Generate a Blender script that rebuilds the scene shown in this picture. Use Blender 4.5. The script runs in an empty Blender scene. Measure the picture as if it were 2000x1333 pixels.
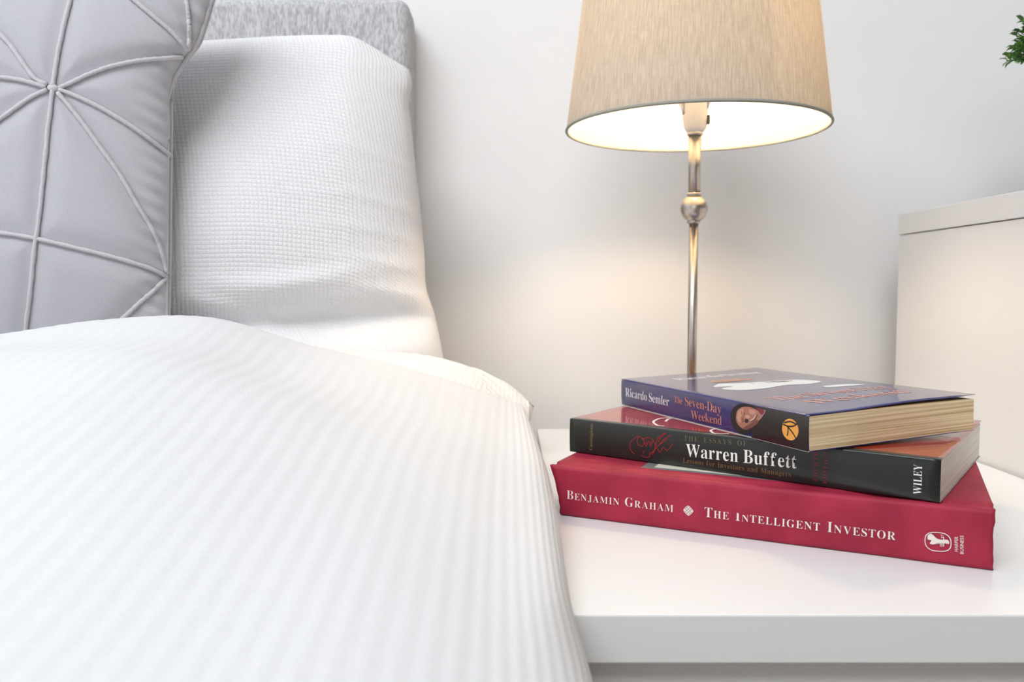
import bpy, bmesh, math, random
import numpy as np
from mathutils import Vector, Matrix, noise
random.seed(7)
S = bpy.context.scene
COL = S.collection
PI = math.pi

# ------------------------------------------------------------------ camera
TT = 0.50                 # nightstand top above floor
CZ = TT + 0.144           # lens height
F, PITCH = 1600.0, math.radians(3.65)
cd = bpy.data.cameras.new('camera'); cam = bpy.data.objects.new('camera', cd); COL.objects.link(cam)
cam.location = (0, 0, CZ); cam.rotation_euler = (PI/2 - PITCH, 0, 0)
cd.sensor_width = 36; cd.lens = 36 * F / 2000; cd.clip_start = 0.01
cd.dof.use_dof = True; cd.dof.focus_distance = 0.50; cd.dof.aperture_fstop = 11
S.camera = cam

# ------------------------------------------------------------------ view, world, lights
S.view_settings.view_transform = 'Standard'; S.view_settings.look = 'None'
S.view_settings.gamma = 1; S.view_settings.use_curve_mapping = False
S.view_settings.exposure = 0.10
w = bpy.data.worlds.new('world'); S.world = w; w.use_nodes = True
w.node_tree.nodes['Background'].inputs[0].default_value = (.75, .85, 1, 1)
w.node_tree.nodes['Background'].inputs[1].default_value = 1.0

def area(name, loc, target, sx, sy, power, color):
    l = bpy.data.lights.new(name, 'AREA'); l.shape = 'RECTANGLE'; l.size = sx; l.size_y = sy
    l.energy = power; l.color = color
    o = bpy.data.objects.new(name, l); COL.objects.link(o); o.location = loc
    o.rotation_euler = (Vector(target) - Vector(loc)).to_track_quat('-Z', 'Y').to_euler()
    return o
area('window_daylight', (-1.72, -0.30, 1.50), (0.1, 0.45, 0.8), 1.3, 1.2, 1.5, (.93, .96, 1))
area('front_fill_light', (-0.75, -2.92, 1.55), (-0.6, 0.8, 0.9), 1.8, 1.3, 12, (.985, .99, .99))  # added frontal fill light; the wall behind it has no window
area('overhead_soft_light', (-0.50, -0.50, 2.40), (-0.2, 0.50, 0.75), 1.6, 1.3, 61, (.955, .975, 1))  # soft overhead light added for brightness, without any ceiling fixture

# ------------------------------------------------------------------ helpers
def at(px, py, Y):
    """world point seen at a photo position at depth Y"""
    x = (px - 1000) / F; u = -(py - 666.5) / F
    c, s = math.cos(PITCH), math.sin(PITCH)
    dy, dz = c + u*s, -s + u*c
    return Vector((x*Y/dy, Y, CZ + dz*Y/dy))
def ray(px, py):
    return (at(px, py, 1.0) - Vector((0, 0, CZ))).normalized()

def tag(o, label=None, cat=None, group=None, kind=None):
    if label: o['label'] = label
    if cat: o['category'] = cat
    if group: o['group'] = group
    if kind: o['kind'] = kind
    return o
def empty(name, loc=(0, 0, 0), rot=(0, 0, 0)):
    o = bpy.data.objects.new(name, None); o.empty_display_size = .05
    COL.objects.link(o); o.location = loc; o.rotation_euler = rot
    return o
def link(name, me, mat, parent=None, smooth=False):
    me.name = name
    if mat and not me.materials: me.materials.append(mat)
    if smooth:
        for p in me.polygons: p.use_smooth = True
    o = bpy.data.objects.new(name, me); COL.objects.link(o)
    if parent: o.parent = parent
    return o
def from_bm(name, bm, mat, parent=None, smooth=False):
    me = bpy.data.meshes.new(name)
    bmesh.ops.recalc_face_normals(bm, faces=bm.faces)
    bm.to_mesh(me); bm.free()
    return link(name, me, mat, parent, smooth)
def add_box(bm, x0, x1, y0, y1, z0, z1, bev=0.0, seg=2):
    t = bmesh.new(); bmesh.ops.create_cube(t, size=1)
    for v in t.verts:
        v.co = Vector(((x0+x1)/2 + v.co.x*(x1-x0), (y0+y1)/2 + v.co.y*(y1-y0), (z0+z1)/2 + v.co.z*(z1-z0)))
    if bev: bmesh.ops.bevel(t, geom=t.edges[:], offset=bev, segments=seg, affect='EDGES', profile=.5)
    me = bpy.data.meshes.new('t'); t.to_mesh(me); t.free(); bm.from_mesh(me); bpy.data.meshes.remove(me)
def box(name, x0, x1, y0, y1, z0, z1, mat, parent=None, bev=0.0, seg=2):
    bm = bmesh.new(); add_box(bm, x0, x1, y0, y1, z0, z1, bev, seg)
    return from_bm(name, bm, mat, parent, smooth=False)
def lathe(name, prof, mat, parent=None, n=64, close=False, smooth=True):
    bm = bmesh.new(); rings = []
    for r, z in prof:
        if r < 1e-6: rings.append([bm.verts.new((0, 0, z))])
        else: rings.append([bm.verts.new((r*math.cos(2*PI*i/n), r*math.sin(2*PI*i/n), z)) for i in range(n)])
    pairs = list(zip(rings, rings[1:])) + ([(rings[-1], rings[0])] if close else [])
    for a, b in pairs:
        for i in range(n):
            j = (i+1) % n
            if len(a) == 1 and len(b) == 1: continue
            if len(a) == 1: bm.faces.new((a[0], b[i], b[j]))
            elif len(b) == 1: bm.faces.new((a[i], a[j], b[0]))
            else: bm.faces.new((a[i], a[j], b[j], b[i]))
    return from_bm(name, bm, mat, parent, smooth)
def tube_bm(bm, pts, r, n=8, closed=False):
    pts = [Vector(p) for p in pts]; rings = []
    up = Vector((0, 0, 1)); N = len(pts)
    for i, p in enumerate(pts):
        a = pts[(i-1) % N] if (closed or i > 0) else p
        b = pts[(i+1) % N] if (closed or i < N-1) else p
        t = (b - a).normalized()
        s = t.cross(up)
        if s.length < .05: s = t.cross(Vector((0, 1, 0)))
        s.normalize(); q = s.cross(t)
        rr = r(i/(N-1)) if callable(r) else r
        rings.append([bm.verts.new(p + rr*(math.cos(2*PI*k/n)*s + math.sin(2*PI*k/n)*q)) for k in range(n)])
    prs = list(zip(rings, rings[1:])) + ([(rings[-1], rings[0])] if closed else [])
    for a, b in prs:
        for k in range(n): bm.faces.new((a[k], a[(k+1) % n], b[(k+1) % n], b[k]))
    if not closed:
        bm.faces.new(rings[0][::-1]); bm.faces.new(rings[-1])
def grid_mesh(P, uv=None, wrap=None):
    """P: (m,n,3) array -> mesh"""
    m, n = P.shape[:2]
    idx = np.arange(m*n).reshape(m, n)
    f = np.stack([idx[:-1, :-1], idx[:-1, 1:], idx[1:, 1:], idx[1:, :-1]], -1).reshape(-1, 4)
    me = bpy.data.meshes.new('grid'); me.from_pydata(P.reshape(-1, 3).tolist(), [], f.tolist())
    if uv is not None:
        L = me.uv_layers.new(name='UVMap'); U = uv.reshape(-1, 2)
        L.data.foreach_set('uv', U[f.reshape(-1)].reshape(-1).astype(np.float32))
    return me
def cr(vals, xs, q):
    """smooth monotone-ish cubic through (xs, vals) sampled at q; vals may be (n,k)"""
    xs = np.asarray(xs, float); v = np.asarray(vals, float)
    one = v.ndim == 1
    if one: v = v[:, None]
    h = np.diff(xs)[:, None]; d = np.diff(v, axis=0)/h
    m = np.zeros_like(v); m[0] = d[0]; m[-1] = d[-1]
    m[1:-1] = (d[:-1]*h[1:] + d[1:]*h[:-1])/(h[1:]+h[:-1])
    q = np.clip(q, xs[0], xs[-1]); i = np.clip(np.searchsorted(xs, q, side='right')-1, 0, len(xs)-2)
    t = ((q - xs[i])/(xs[i+1]-xs[i]))[:, None]; hh = h[i]
    r = ((2*t**3-3*t**2+1)*v[i] + (t**3-2*t**2+t)*hh*m[i] + (-2*t**3+3*t**2)*v[i+1] + (t**3-t**2)*hh*m[i+1])
    return r[:, 0] if one else r

# ------------------------------------------------------------------ materials
def mat(name, color, rough=.6, metal=0, coat=0, spec=.5):
    m = bpy.data.materials.new(name); m.use_nodes = True
    b = m.node_tree.nodes['Principled BSDF']
    b.inputs['Base Color'].default_value = (*color, 1); b.inputs['Roughness'].default_value = rough
    b.inputs['Metallic'].default_value = metal; b.inputs['Coat Weight'].default_value = coat
    b.inputs['Specular IOR Level'].default_value = spec
    return m
def nd(m, t, **kw):
    n = m.node_tree.nodes.new(t)
    for k, v in kw.items():
        if k.startswith('i_'): n.inputs[k[2:].replace('_', ' ')].default_value = v
        else: setattr(n, k, v)
    return n
def lk(m, a, b): m.node_tree.links.new(a, b)
def bsdf(m): return m.node_tree.nodes['Principled BSDF']
def srgb(r, g, b):
    f = lambda c: ((c/255+.055)/1.055)**2.4 if c/255 > .04045 else c/255/12.92
    return (f(r), f(g), f(b))
def colnoise(m, c0, c1, scale, vec_scale=(1, 1, 1), coord='Object', detail=3, bump=0, bdist=.001, pos=(.35, .65)):
    tc = nd(m, 'ShaderNodeTexCoord'); mp = nd(m, 'ShaderNodeMapping'); mp.inputs['Scale'].default_value = vec_scale
    n = nd(m, 'ShaderNodeTexNoise', i_Scale=scale, i_Detail=detail)
    r = nd(m, 'ShaderNodeValToRGB')
    r.color_ramp.elements[0].color = (*c0, 1); r.color_ramp.elements[1].color = (*c1, 1)
    r.color_ramp.elements[0].position, r.color_ramp.elements[1].position = pos
    lk(m, tc.outputs[coord], mp.inputs[0]); lk(m, mp.outputs[0], n.inputs['Vector'])
    lk(m, n.outputs[0], r.inputs[0]); lk(m, r.outputs[0], bsdf(m).inputs['Base Color'])
    if bump:
        b = nd(m, 'ShaderNodeBump', i_Strength=bump, i_Distance=bdist)
        lk(m, n.outputs[0], b.inputs['Height']); lk(m, b.outputs[0], bsdf(m).inputs['Normal'])
    return m

M = {}
M['wall'] = colnoise(mat('wall_paint', (1, 1, 1), .85, spec=.2), (.845, .845, .85), (.865, .865, .87), 6, detail=4, bump=.04)
M['wall_bounce_cut'] = colnoise(mat('bounce_cut_wall', (1, 1, 1), .9, spec=.2), (.20, .20, .17), (.23, .23, .20), 6, bump=.04)  # dark tone made up for the unseen right wall, to cut bounced light
M['ceil'] = mat('ceiling_paint', (.85, .85, .85), .9)
M['floor'] = colnoise(mat('oak_floor', (1, 1, 1), .45), (.40, .30, .21), (.52, .41, .30), 5, (1, 12, 1), detail=5)
M['white_foil'] = colnoise(mat('white_furniture_foil', (1, 1, 1), .32, spec=.45), (.78, .785, .79), (.80, .805, .81), 3)
M['chest_foil'] = colnoise(mat('chest_furniture_foil', (1, 1, 1), .5, spec=.4), (.76, .755, .75), (.78, .775, .77), 3)
M['white_fabric'] = mat('white_cotton', (.90, .905, .92), .9, spec=.15)
def waffle(name, col, cell, depth):
    m = mat(name, col, .9, spec=.15)
    uv = nd(m, 'ShaderNodeUVMap'); sx = nd(m, 'ShaderNodeSeparateXYZ'); lk(m, uv.outputs[0], sx.inputs[0])
    outs = []
    for k in (0, 1):
        a = nd(m, 'ShaderNodeMath', operation='MULTIPLY'); a.inputs[1].default_value = PI/cell
        lk(m, sx.outputs[k], a.inputs[0])
        s = nd(m, 'ShaderNodeMath', operation='SINE'); lk(m, a.outputs[0], s.inputs[0])
        p = nd(m, 'ShaderNodeMath', operation='ABSOLUTE'); lk(m, s.outputs[0], p.inputs[0])
        q = nd(m, 'ShaderNodeMath', operation='POWER'); q.inputs[1].default_value = .6; lk(m, p.outputs[0], q.inputs[0])
        outs.append(q)
    mul = nd(m, 'ShaderNodeMath', operation='MULTIPLY'); lk(m, outs[0].outputs[0], mul.inputs[0]); lk(m, outs[1].outputs[0], mul.inputs[1])
    inv = nd(m, 'ShaderNodeMath', operation='SUBTRACT'); inv.inputs[0].default_value = 1; lk(m, mul.outputs[0], inv.inputs[1])
    b = nd(m, 'ShaderNodeBump', i_Strength=.9, i_Distance=depth)
    lk(m, inv.outputs[0], b.inputs['Height']); lk(m, b.outputs[0], bsdf(m).inputs['Normal'])
    return m
M['waffle'] = waffle('white_waffle_cotton', (.81, .815, .83), .0036, .0006)
M['waffle_low'] = waffle('white_waffle_cotton_lower', (.82, .82, .815), .0036, .0005)
def fuzzy(name, c0, c1, scale, bumpd, rough=.9, sheen=0):
    m = colnoise(mat(name, (1, 1, 1), rough, spec=.15), c0, c1, scale, detail=6, bump=.5, bdist=bumpd)
    bsdf(m).inputs['Sheen Weight'].default_value = sheen
    return m
M['duvet'] = fuzzy('brushed_white_duvet', (.70, .71, .73), (.73, .74, .76), 900, .0003)
M['velvet'] = fuzzy('grey_velvet', srgb(182, 182, 189), srgb(189, 188, 194), 900, .00012, .95, .3)
M['velvet_cord'] = fuzzy('grey_velvet_cord', srgb(192, 191, 196), srgb(203, 202, 205), 700, .0003, .95, .3)
m = colnoise(mat('boucle_grey', (1, 1, 1), .95, spec=.1), srgb(168, 168, 172), srgb(212, 212, 216), 560, (1, 1, .26), detail=4, bump=.8, bdist=.0016, pos=(.32, .62))
M['boucle'] = m
M['mattress'] = mat('mattress_ticking', (.8, .8, .8), .9)
M['steel'] = mat('brushed_nickel', srgb(196, 188, 178), .27, 1)
tc = nd(M['steel'], 'ShaderNodeTexCoord'); mp = nd(M['steel'], 'ShaderNodeMapping'); mp.inputs['Scale'].default_value = (1, 1, 20)
nn = nd(M['steel'], 'ShaderNodeTexNoise', i_Scale=60, i_Detail=3); mr = nd(M['steel'], 'ShaderNodeMapRange')
mr.inputs['To Min'].default_value = .30; mr.inputs['To Max'].default_value = .34
lk(M['steel'], tc.outputs['Object'], mp.inputs[0]); lk(M['steel'], mp.outputs[0], nn.inputs['Vector']); lk(M['steel'], nn.outputs[0], mr.inputs[0]); lk(M['steel'], mr.outputs[0], bsdf(M['steel']).inputs['Roughness'])
M['plastic'] = mat('white_plastic', (.80, .77, .73), .4)
M['trim'] = mat('shade_trim', srgb(150, 150, 140), .8)
M['dark'] = mat('dark_slot', (.03, .03, .03), .6)
M['cable'] = mat('white_cable', (.8, .8, .8), .5)

def shade_mat():
    m = bpy.data.materials.new('linen_shade'); m.use_nodes = True; nt = m.node_tree; nt.nodes.clear()
    out = nd(m, 'ShaderNodeOutputMaterial'); dif = nd(m, 'ShaderNodeBsdfDiffuse'); tr = nd(m, 'ShaderNodeBsdfTranslucent')
    mx = nd(m, 'ShaderNodeMixShader'); mx.inputs[0].default_value = .36
    uv = nd(m, 'ShaderNodeUVMap'); mp = nd(m, 'ShaderNodeMapping'); mp.inputs['Scale'].default_value = (480, 12, 1)
    n = nd(m, 'ShaderNodeTexNoise', i_Scale=1, i_Detail=5); n.inputs['Roughness'].default_value = .65
    mp2 = nd(m, 'ShaderNodeMapping'); mp2.inputs['Scale'].default_value = (60, 700, 1)
    n2 = nd(m, 'ShaderNodeTexNoise', i_Scale=1, i_Detail=2)
    ad = nd(m, 'ShaderNodeMath', operation='ADD'); hf = nd(m, 'ShaderNodeMath', operation='MULTIPLY'); hf.inputs[1].default_value = .35
    lk(m, uv.outputs[0], mp.inputs[0]); lk(m, mp.outputs[0], n.inputs['Vector'])
    lk(m, uv.outputs[0], mp2.inputs[0]); lk(m, mp2.outputs[0], n2.inputs['Vector'])
    lk(m, n2.outputs[0], hf.inputs[0]); lk(m, n.outputs[0], ad.inputs[0]); lk(m, hf.outputs[0], ad.inputs[1])
    r = nd(m, 'ShaderNodeValToRGB'); r.color_ramp.elements[0].position = .48; r.color_ramp.elements[1].position = .86
    r.color_ramp.elements[0].color = (*srgb(180, 171, 159), 1); r.color_ramp.elements[1].color = (*srgb(214, 206, 194), 1)
    lk(m, ad.outputs[0], r.inputs[0]); lk(m, r.outputs[0], dif.inputs[0]); lk(m, r.outputs[0], tr.inputs[0])
    lk(m, dif.outputs[0], mx.inputs[1]); lk(m, tr.outputs[0], mx.inputs[2]); lk(m, mx.outputs[0], out.inputs[0])
    return m
M['shade'] = shade_mat()
def lining_mat():
    m = bpy.data.materials.new('shade_lining'); m.use_nodes = True; nt = m.node_tree; nt.nodes.clear()
    out = nd(m, 'ShaderNodeOutputMaterial'); dif = nd(m, 'ShaderNodeBsdfDiffuse'); tr = nd(m, 'ShaderNodeBsdfTranslucent')
    mx = nd(m, 'ShaderNodeMixShader'); mx.inputs[0].default_value = .35
    dif.inputs[0].default_value = (.86, .83, .76, 1); tr.inputs[0].default_value = (.9, .86, .78, 1)
    lk(m, dif.outputs[0], mx.inputs[1]); lk(m, tr.outputs[0], mx.inputs[2]); lk(m, mx.outputs[0], out.inputs[0])
    return m
M['lining'] = lining_mat()
m = bpy.data.materials.new('warm_bulb'); m.use_nodes = True; m.node_tree.nodes.clear()
o_ = nd(m, 'ShaderNodeOutputMaterial'); e_ = nd(m, 'ShaderNodeEmission'); e_.inputs[0].default_value = (1, .73, .46, 1); e_.inputs[1].default_value = 100
lk(m, e_.outputs[0], o_.inputs[0]); M['bulb'] = m

# ------------------------------------------------------------------ room
WY = 0.90; RX0, RX1, RY0, CH = -1.85, 1.30, -3.0, 2.45
def struct(name, *a, m='wall', bev=0):
    o = box(name, *a, M[m], None, bev); o['kind'] = 'structure'; return o
struct('floor', RX0-.1, RX1+.1, RY0-.1, WY+.1, -.1, 0, m='floor')
struct('ceiling', RX0-.1, RX1+.1, RY0-.1, WY+.1, CH, CH+.1, m='ceil')
struct('wall_back', RX0-.1, RX1+.1, WY, WY+.1, 0, CH)
struct('wall_right', RX1, RX1+.1, RY0, WY, 0, CH, m='wall_bounce_cut')  # out of view; darkened to dim the right side
struct('wall_front', RX0-.1, RX1+.1, RY0-.1, RY0, 0, CH)
bm = bmesh.new()
for a in ((RY0, -1.10, 0, CH), (.50, WY, 0, CH), (-1.10, .50, 0, .80), (-1.10, .50, 2.13, CH)):
    add_box(bm, RX0-.1, RX0, a[0], a[1], a[2], a[3])
o = from_bm('wall_left', bm, M['wall']); o['kind'] = 'structure'
win = empty('window_1', (RX0-.05, -.30, .80)); win['kind'] = 'structure'
bm = bmesh.new()
for y0, y1, z0, z1 in ((-.8, -.74, 0, 1.33), (.74, .8, 0, 1.33), (-.74, .74, 0, .06), (-.74, .74, 1.27, 1.33), (-.03, .03, .06, 1.27)):
    add_box(bm, -.03, .03, y0, y1, z0, z1, .004)
from_bm('window_frame', bm, M['white_foil'], win)
gl = mat('window_glass', (1, 1, 1), .02); bsdf(gl).inputs['Transmission Weight'].default_value = 1
box('window_pane', -.004, .004, -.74, -.03, .06, 1.27, gl, win); box('window_pane', -.004, .004, .03, .74, .06, 1.27, gl, win)
box('window_sill', .02, .12, -.85, .85, -.03, 0, M['white_foil'], win, .004)
struct('baseboard_right', RX1-.015, RX1, RY0, WY, 0, .09, m='white_foil', bev=.003)
struct('baseboard_left', RX0, RX0+.015, RY0, WY, 0, .09, m='white_foil', bev=.003)
struct('baseboard_back', RX0+.02, RX1-.02, WY-.012, WY, 0, .09, m='white_foil', bev=.003)
# door behind the camera
dr = empty('door_1', (.75, RY0+.02, 0)); dr['kind'] = 'structure'
bm = bmesh.new(); add_box(bm, -.4, .4, -.015, .025, 0, 2.0, .003); from_bm('door_leaf', bm, M['white_foil'], dr)
bm = bmesh.new(); tube_bm(bm, [(.33, .03, 1.0), (.33, .07, 1.0), (.22, .07, 1.0)], .009); from_bm('door_handle', bm, M['steel'], dr, True)

# ------------------------------------------------------------------ nightstand
NX0, NX1, NY0, NY1 = 0.026, 0.388, 0.354, 0.836
ns = empty('nightstand', ((NX0+NX1)/2, (NY0+NY1)/2, 0))
tag(ns, 'white bedside table carrying the books and lamp, between bed and chest', 'nightstand')
def rel(o, parent):
    o.parent = parent; o.matrix_parent_inverse = Matrix.Identity(4)
    me = o.data; off = parent.location
    me.transform(Matrix.Translation(-off)); return o
def rbox(name, parent, *a, m='white_foil', bev=.0008):
    return rel(box(name, *a, M[m], None, bev), parent)
rbox('tabletop', ns, NX0, NX1, NY0, NY1, TT-.0225, TT, bev=.0009)
rbox('side_panel', ns, NX0+.001, NX0+.019, NY0+.0255, NY1-.001, .0, TT-.0225)
rbox('side_panel', ns, NX1-.019, NX1-.001, NY0+.0255, NY1-.001, .0, TT-.0225)
rbox('back_panel', ns, NX0+.019, NX1-.019, NY1-.012, NY1-.004, .06, TT-.0225)
for k, (z0, z1) in enumerate(((.275, TT-.0255), (.07, .270))):
    d = rbox('drawer', ns, NX0+.001, NX1-.001, NY0+.009, NY0+.025, z0, z1)
    hb = bmesh.new(); cx = (NX0+NX1)/2; zc = (z0+z1)/2
    tube_bm(hb, [(cx-.05, NY0+.008, zc), (cx-.05, NY0-.014, zc), (cx+.05, NY0-.014, zc), (cx+.05, NY0+.008, zc)], .004)
    h = from_bm('handle', hb, M['steel'], None, True); h.data.transform(Matrix.Translation(-ns.location)); h.parent = d
rbox('plinth', ns, NX0+.019, NX1-.019, NY0+.03, NY0+.046, 0, .068)

# ------------------------------------------------------------------ chest of drawers
KX0, KX1, KY0, KY1, KZ = 0.3895, 1.19, 0.36, 0.832, TT+.219
ch = empty('chest_of_drawers', ((KX0+KX1)/2, (KY0+KY1)/2, 0))
tag(ch, 'tall white chest of drawers at the right, side panel beside the bedside table', 'chest of drawers')
rbox('top_panel', ch, KX0, KX1, KY0, KY1, KZ-.0205, KZ, m='chest_foil', bev=.0006)
rbox('side_panel', ch, KX0+.0012, KX0+.019, KY0+.004, KY1, 0, KZ-.0212, m='chest_foil')
rbox('side_panel', ch, KX1-.019, KX1-.001, KY0+.004, KY1, 0, KZ-.0212, m='chest_foil')
rbox('back_panel', ch, KX0+.019, KX1-.019, KY1-.008, KY1-.002, .05, KZ-.0212, m='chest_foil')
xm = (KX0+KX1)/2; nz = 3; zz0, zz1 = .06, KZ-.024
for r in range(nz):
    for c in (0, 1):
        z0 = zz0 + (zz1-zz0)*r/nz + .0015; z1 = zz0 + (zz1-zz0)*(r+1)/nz - .0015
        x0, x1 = (KX0+.0205, xm-.0015) if c == 0 else (xm+.0015, KX1-.0205)
        d = rbox('drawer', ch, x0, x1, KY0+.006, KY0+.022, z0, z1, m='chest_foil')
        kn = lathe('knob', [(0, .022), (.010, .022), (.013, .018), (.012, .012), (.006, .008), (.006, 0)], M['steel'], d, 24)
        kn.rotation_euler = (PI/2, 0, 0); kn.location = Vector(((x0+x1)/2, KY0+.006, (z0+z1)/2)) - ch.location
rbox('plinth', ch, KX0+.019, KX1-.019, KY0+.03, KY0+.046, 0, .058, m='chest_foil')

# ------------------------------------------------------------------ bed: frame with headboard, mattress
HX1 = at(798, 60, WY-.065).x
BX0 = HX1 - 1.42
bed = empty('bed', ((BX0+HX1)/2, -.2, 0)); tag(bed, 'bed with a pale grey woven upholstered headboard against the wall', 'bed')
hz = at(700, -8, WY-.065).z
o = rel(box('headboard', BX0, HX1, WY-.065, WY-.003, .05, hz, M['boucle'], None, .012, 4), bed)
for p in o.data.polygons: p.use_smooth = True
rel(box('bed_base', BX0+.02, HX1+.02, -1.20, WY-.066, .06, .30, M['boucle'], None, .01), bed)
for x, y in ((BX0+.08, -1.1), (HX1-.06, -1.1), (BX0+.08, .7), (HX1-.06, .7)):
    l = lathe('leg', [(0, 0), (.016, 0), (.022, .06), (0, .06)], M['dark'], bed, 24); l.location = Vector((x, y, 0)) - bed.location
mt = box('mattress', BX0+.02, HX1+.075, -1.18, WY-.07, .30, CZ-.195, M['mattress'], None, .03, 4)
tag(mt, 'white mattress of the bed, hidden under the duvet', 'mattress')

# ------------------------------------------------------------------ duvet
def duvet():
    X = [-1.46, -.9, -.6, -.42, -.32, -.26, -.20, -.14, -.09, -.05, -.015]
    crest_px = [(-700, 690), (-300, 668), (0, 653), (100, 640), (200, 624), (300, 613), (350, 613), (420, 622), (517, 652), (604, 675), (747, 709), (862, 744), (977, 790), (1035, 853)]
    cy = lambda px: cr([p[1] for p in crest_px], [p[0] for p in crest_px], np.array([px]))[0]
    rows = []   # (Y, [z rel cam for X], shoulder (x,z))
    cz = []
    cY = lambda x: .505 + .09*max(0, min(1, (x+.30)/.30))
    crest = [];
    for x in X:
        Y = cY(x); px = 1000 + F*x/Y
        # iterate for pitch
        for _ in range(3):
            p = at(px, cy(px), Y); px += (x - p.x)*F/Y
        crest.append((x, Y, at(px, cy(px), Y).z - CZ))
    cs = at(1030, 853, .60); crest += [(cs.x, .60, cs.z-CZ)]
    def row(dY, zs, sh):
        return [(x, Y, z) for x, Y, z in zip(X, dY, zs)] + [sh]
    cr_Y = [c[1] for c in crest[:-1]]; cr_z = [c[2] for c in crest[:-1]]
    R = []
    R.append(row([y+.10 for y in cr_Y], [z-.11 for z in cr_z], (cs.x-.012, .68, cs.z-CZ-.04)))
    R.append(row([y+.055 for y in cr_Y], [z-.035 for z in cr_z], (cs.x-.006, .645, cs.z-CZ-.012)))
    R.append(row([y+.025 for y in cr_Y], [z-.006 for z in cr_z], (cs.x-.001, .62, cs.z-CZ-.002)))
    R.append(crest)
    def S_(px, py, Y): p = at(px, py, Y); return (p.x, Y, p.z-CZ)
    R.append(row([.5*(y+.44) for y in cr_Y], [z*.72+.28*b for z, b in zip(cr_z, [-.06, -.055, -.05, -.048, -.05, -.055, -.06, -.08, -.1, -.115, -.125])], S_(1068, 935, .52)))
    R.append(row([.43]*11, [-.04, -.038, -.036, -.035, -.034, -.034, -.036, -.052, -.069, -.083, -.098], S_(1091, 1020, .455)))
    R.append(row([.36]*11, [-.052, -.051, -.05, -.05, -.05, -.051, -.054, -.067, -.082, -.095, -.109], S_(1105, 1110, .40)))
    R.append(row([.30]*11, [-.065, -.064, -.063, -.063, -.064, -.066, -.07, -.080, -.093, -.104, -.117], S_(1120, 1212, .355)))
    R.append(row([.24]*11, [-.078, -.077, -.076, -.077, -.079, -.081, -.085, -.093, -.103, -.112, -.124], S_(1153, 1333, .325)))
    R.append(row([.15]*11, [-.09, -.09, -.09, -.09, -.091, -.093, -.096, -.103, -.111, -.12, -.131], (.036, .22, -.172)))
    R.append(row([.0]*11, [-.10]*5+[-.102, -.105, -.11, -.118, -.127, -.139], (.037, .05, -.178)))
    R.append(row([-.4]*11, [-.11]*5+[-.112, -.115, -.12, -.128, -.137, -.149], (.037, -.38, -.18)))
    R.append(row([-1.19]*11, [-.12]*5+[-.122, -.125, -.13, -.138, -.147, -.155], (.035, -1.19, -.185)))
    A = []
    for r in R:
        r = list(r); x, y, z = r[-1]
        r.append((x+.001, y, z-.03)); r.append((x-.004, y, z-.09)); r.append((x-.006, y, max(z-.26, -.50)))
        A.append(r)
    A = np.array(A)                                # rows x cols x 3
    nc = A.shape[1]
    # column arc positions
    ucol = np.concatenate([[0], np.cumsum(np.linalg.norm(np.diff(A[8], axis=0), axis=1))])
    vrow = np.array([0, .05, .08, .11, .15, .2, .27, .33, .39, .48, .6, .95, 1.6])
    qu = np.concatenate([np.linspace(ucol[0], ucol[3], 90)[:-1], np.arange(ucol[3], ucol[-1], .00105)])
    qv = np.concatenate([np.linspace(0, .6, 210), np.linspace(.62, 1.6, 20)])
    B = np.stack([cr(A[:, j], vrow, qv) for j in range(nc)], 1)
    P = np.stack([cr(B[i], ucol, qu) for i in range(len(qv))], 0)
    # ribs along the bed, pitch 8.8 mm, real relief; gentle swells
    du = np.gradient(P, axis=1); dv = np.gradient(P, axis=0)
    N = np.cross(du, dv); N /= np.linalg.norm(N, axis=2, keepdims=True)
    N *= np.sign(N[:, :1, 2:3].mean() or 1) if N[5, 5, 2] < 0 else 1
    pitch = .0092
    w = np.interp(qu, [ucol[3], ucol[4]], [0, 1])[None, :]
    sway = .002*np.sin(qv*7)[:, None]
    ph = (qu[None, :] + sway)/pitch*2*PI
    rib = np.sign(np.sin(ph))*np.abs(np.sin(ph))**.8*.00010*w
    sw = np.zeros(P.shape[:2])
    for i in range(P.shape[0]):
        for j in range(0, P.shape[1], 6):
            sw[i, j:j+6] = noise.noise(Vector((P[i, j, 0]*7, P[i, j, 1]*5, 2.3)))
    k = np.ones(9)/9; sw = np.apply_along_axis(lambda a: np.convolve(np.pad(a, 4, 'edge'), k, 'valid'), 1, sw)
    P = P + N*(rib + sw*.0025)[..., None]
    P[..., 2] += CZ
    me = grid_mesh(P)
    o = link('duvet', me, M['duvet'], None, True)
    md = o.modifiers.new('thick', 'SOLIDIFY'); md.thickness = .012; md.offset = -1
    if me.polygons[len(me.polygons)//2].normal.z < 0: me.flip_normals()
    tag(o, 'thick white ribbed duvet spread over the bed in the foreground', 'duvet')
duvet()

# ------------------------------------------------------------------ pillows
def closed_pillow(name, front, back, m, uvs):
    """front/back: (m,n,3) arrays sharing their boundary"""
    mm, n = front.shape[:2]
    mf = grid_mesh(front, uvs); mb = grid_mesh(back[:, ::-1], uvs[:, ::-1])
    bm = bmesh.new(); bm.from_mesh(mf); bm.from_mesh(mb)
    bmesh.ops.remove_doubles(bm, verts=bm.verts, dist=.00008)
    return from_bm(name, bm, m, None, True)

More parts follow.
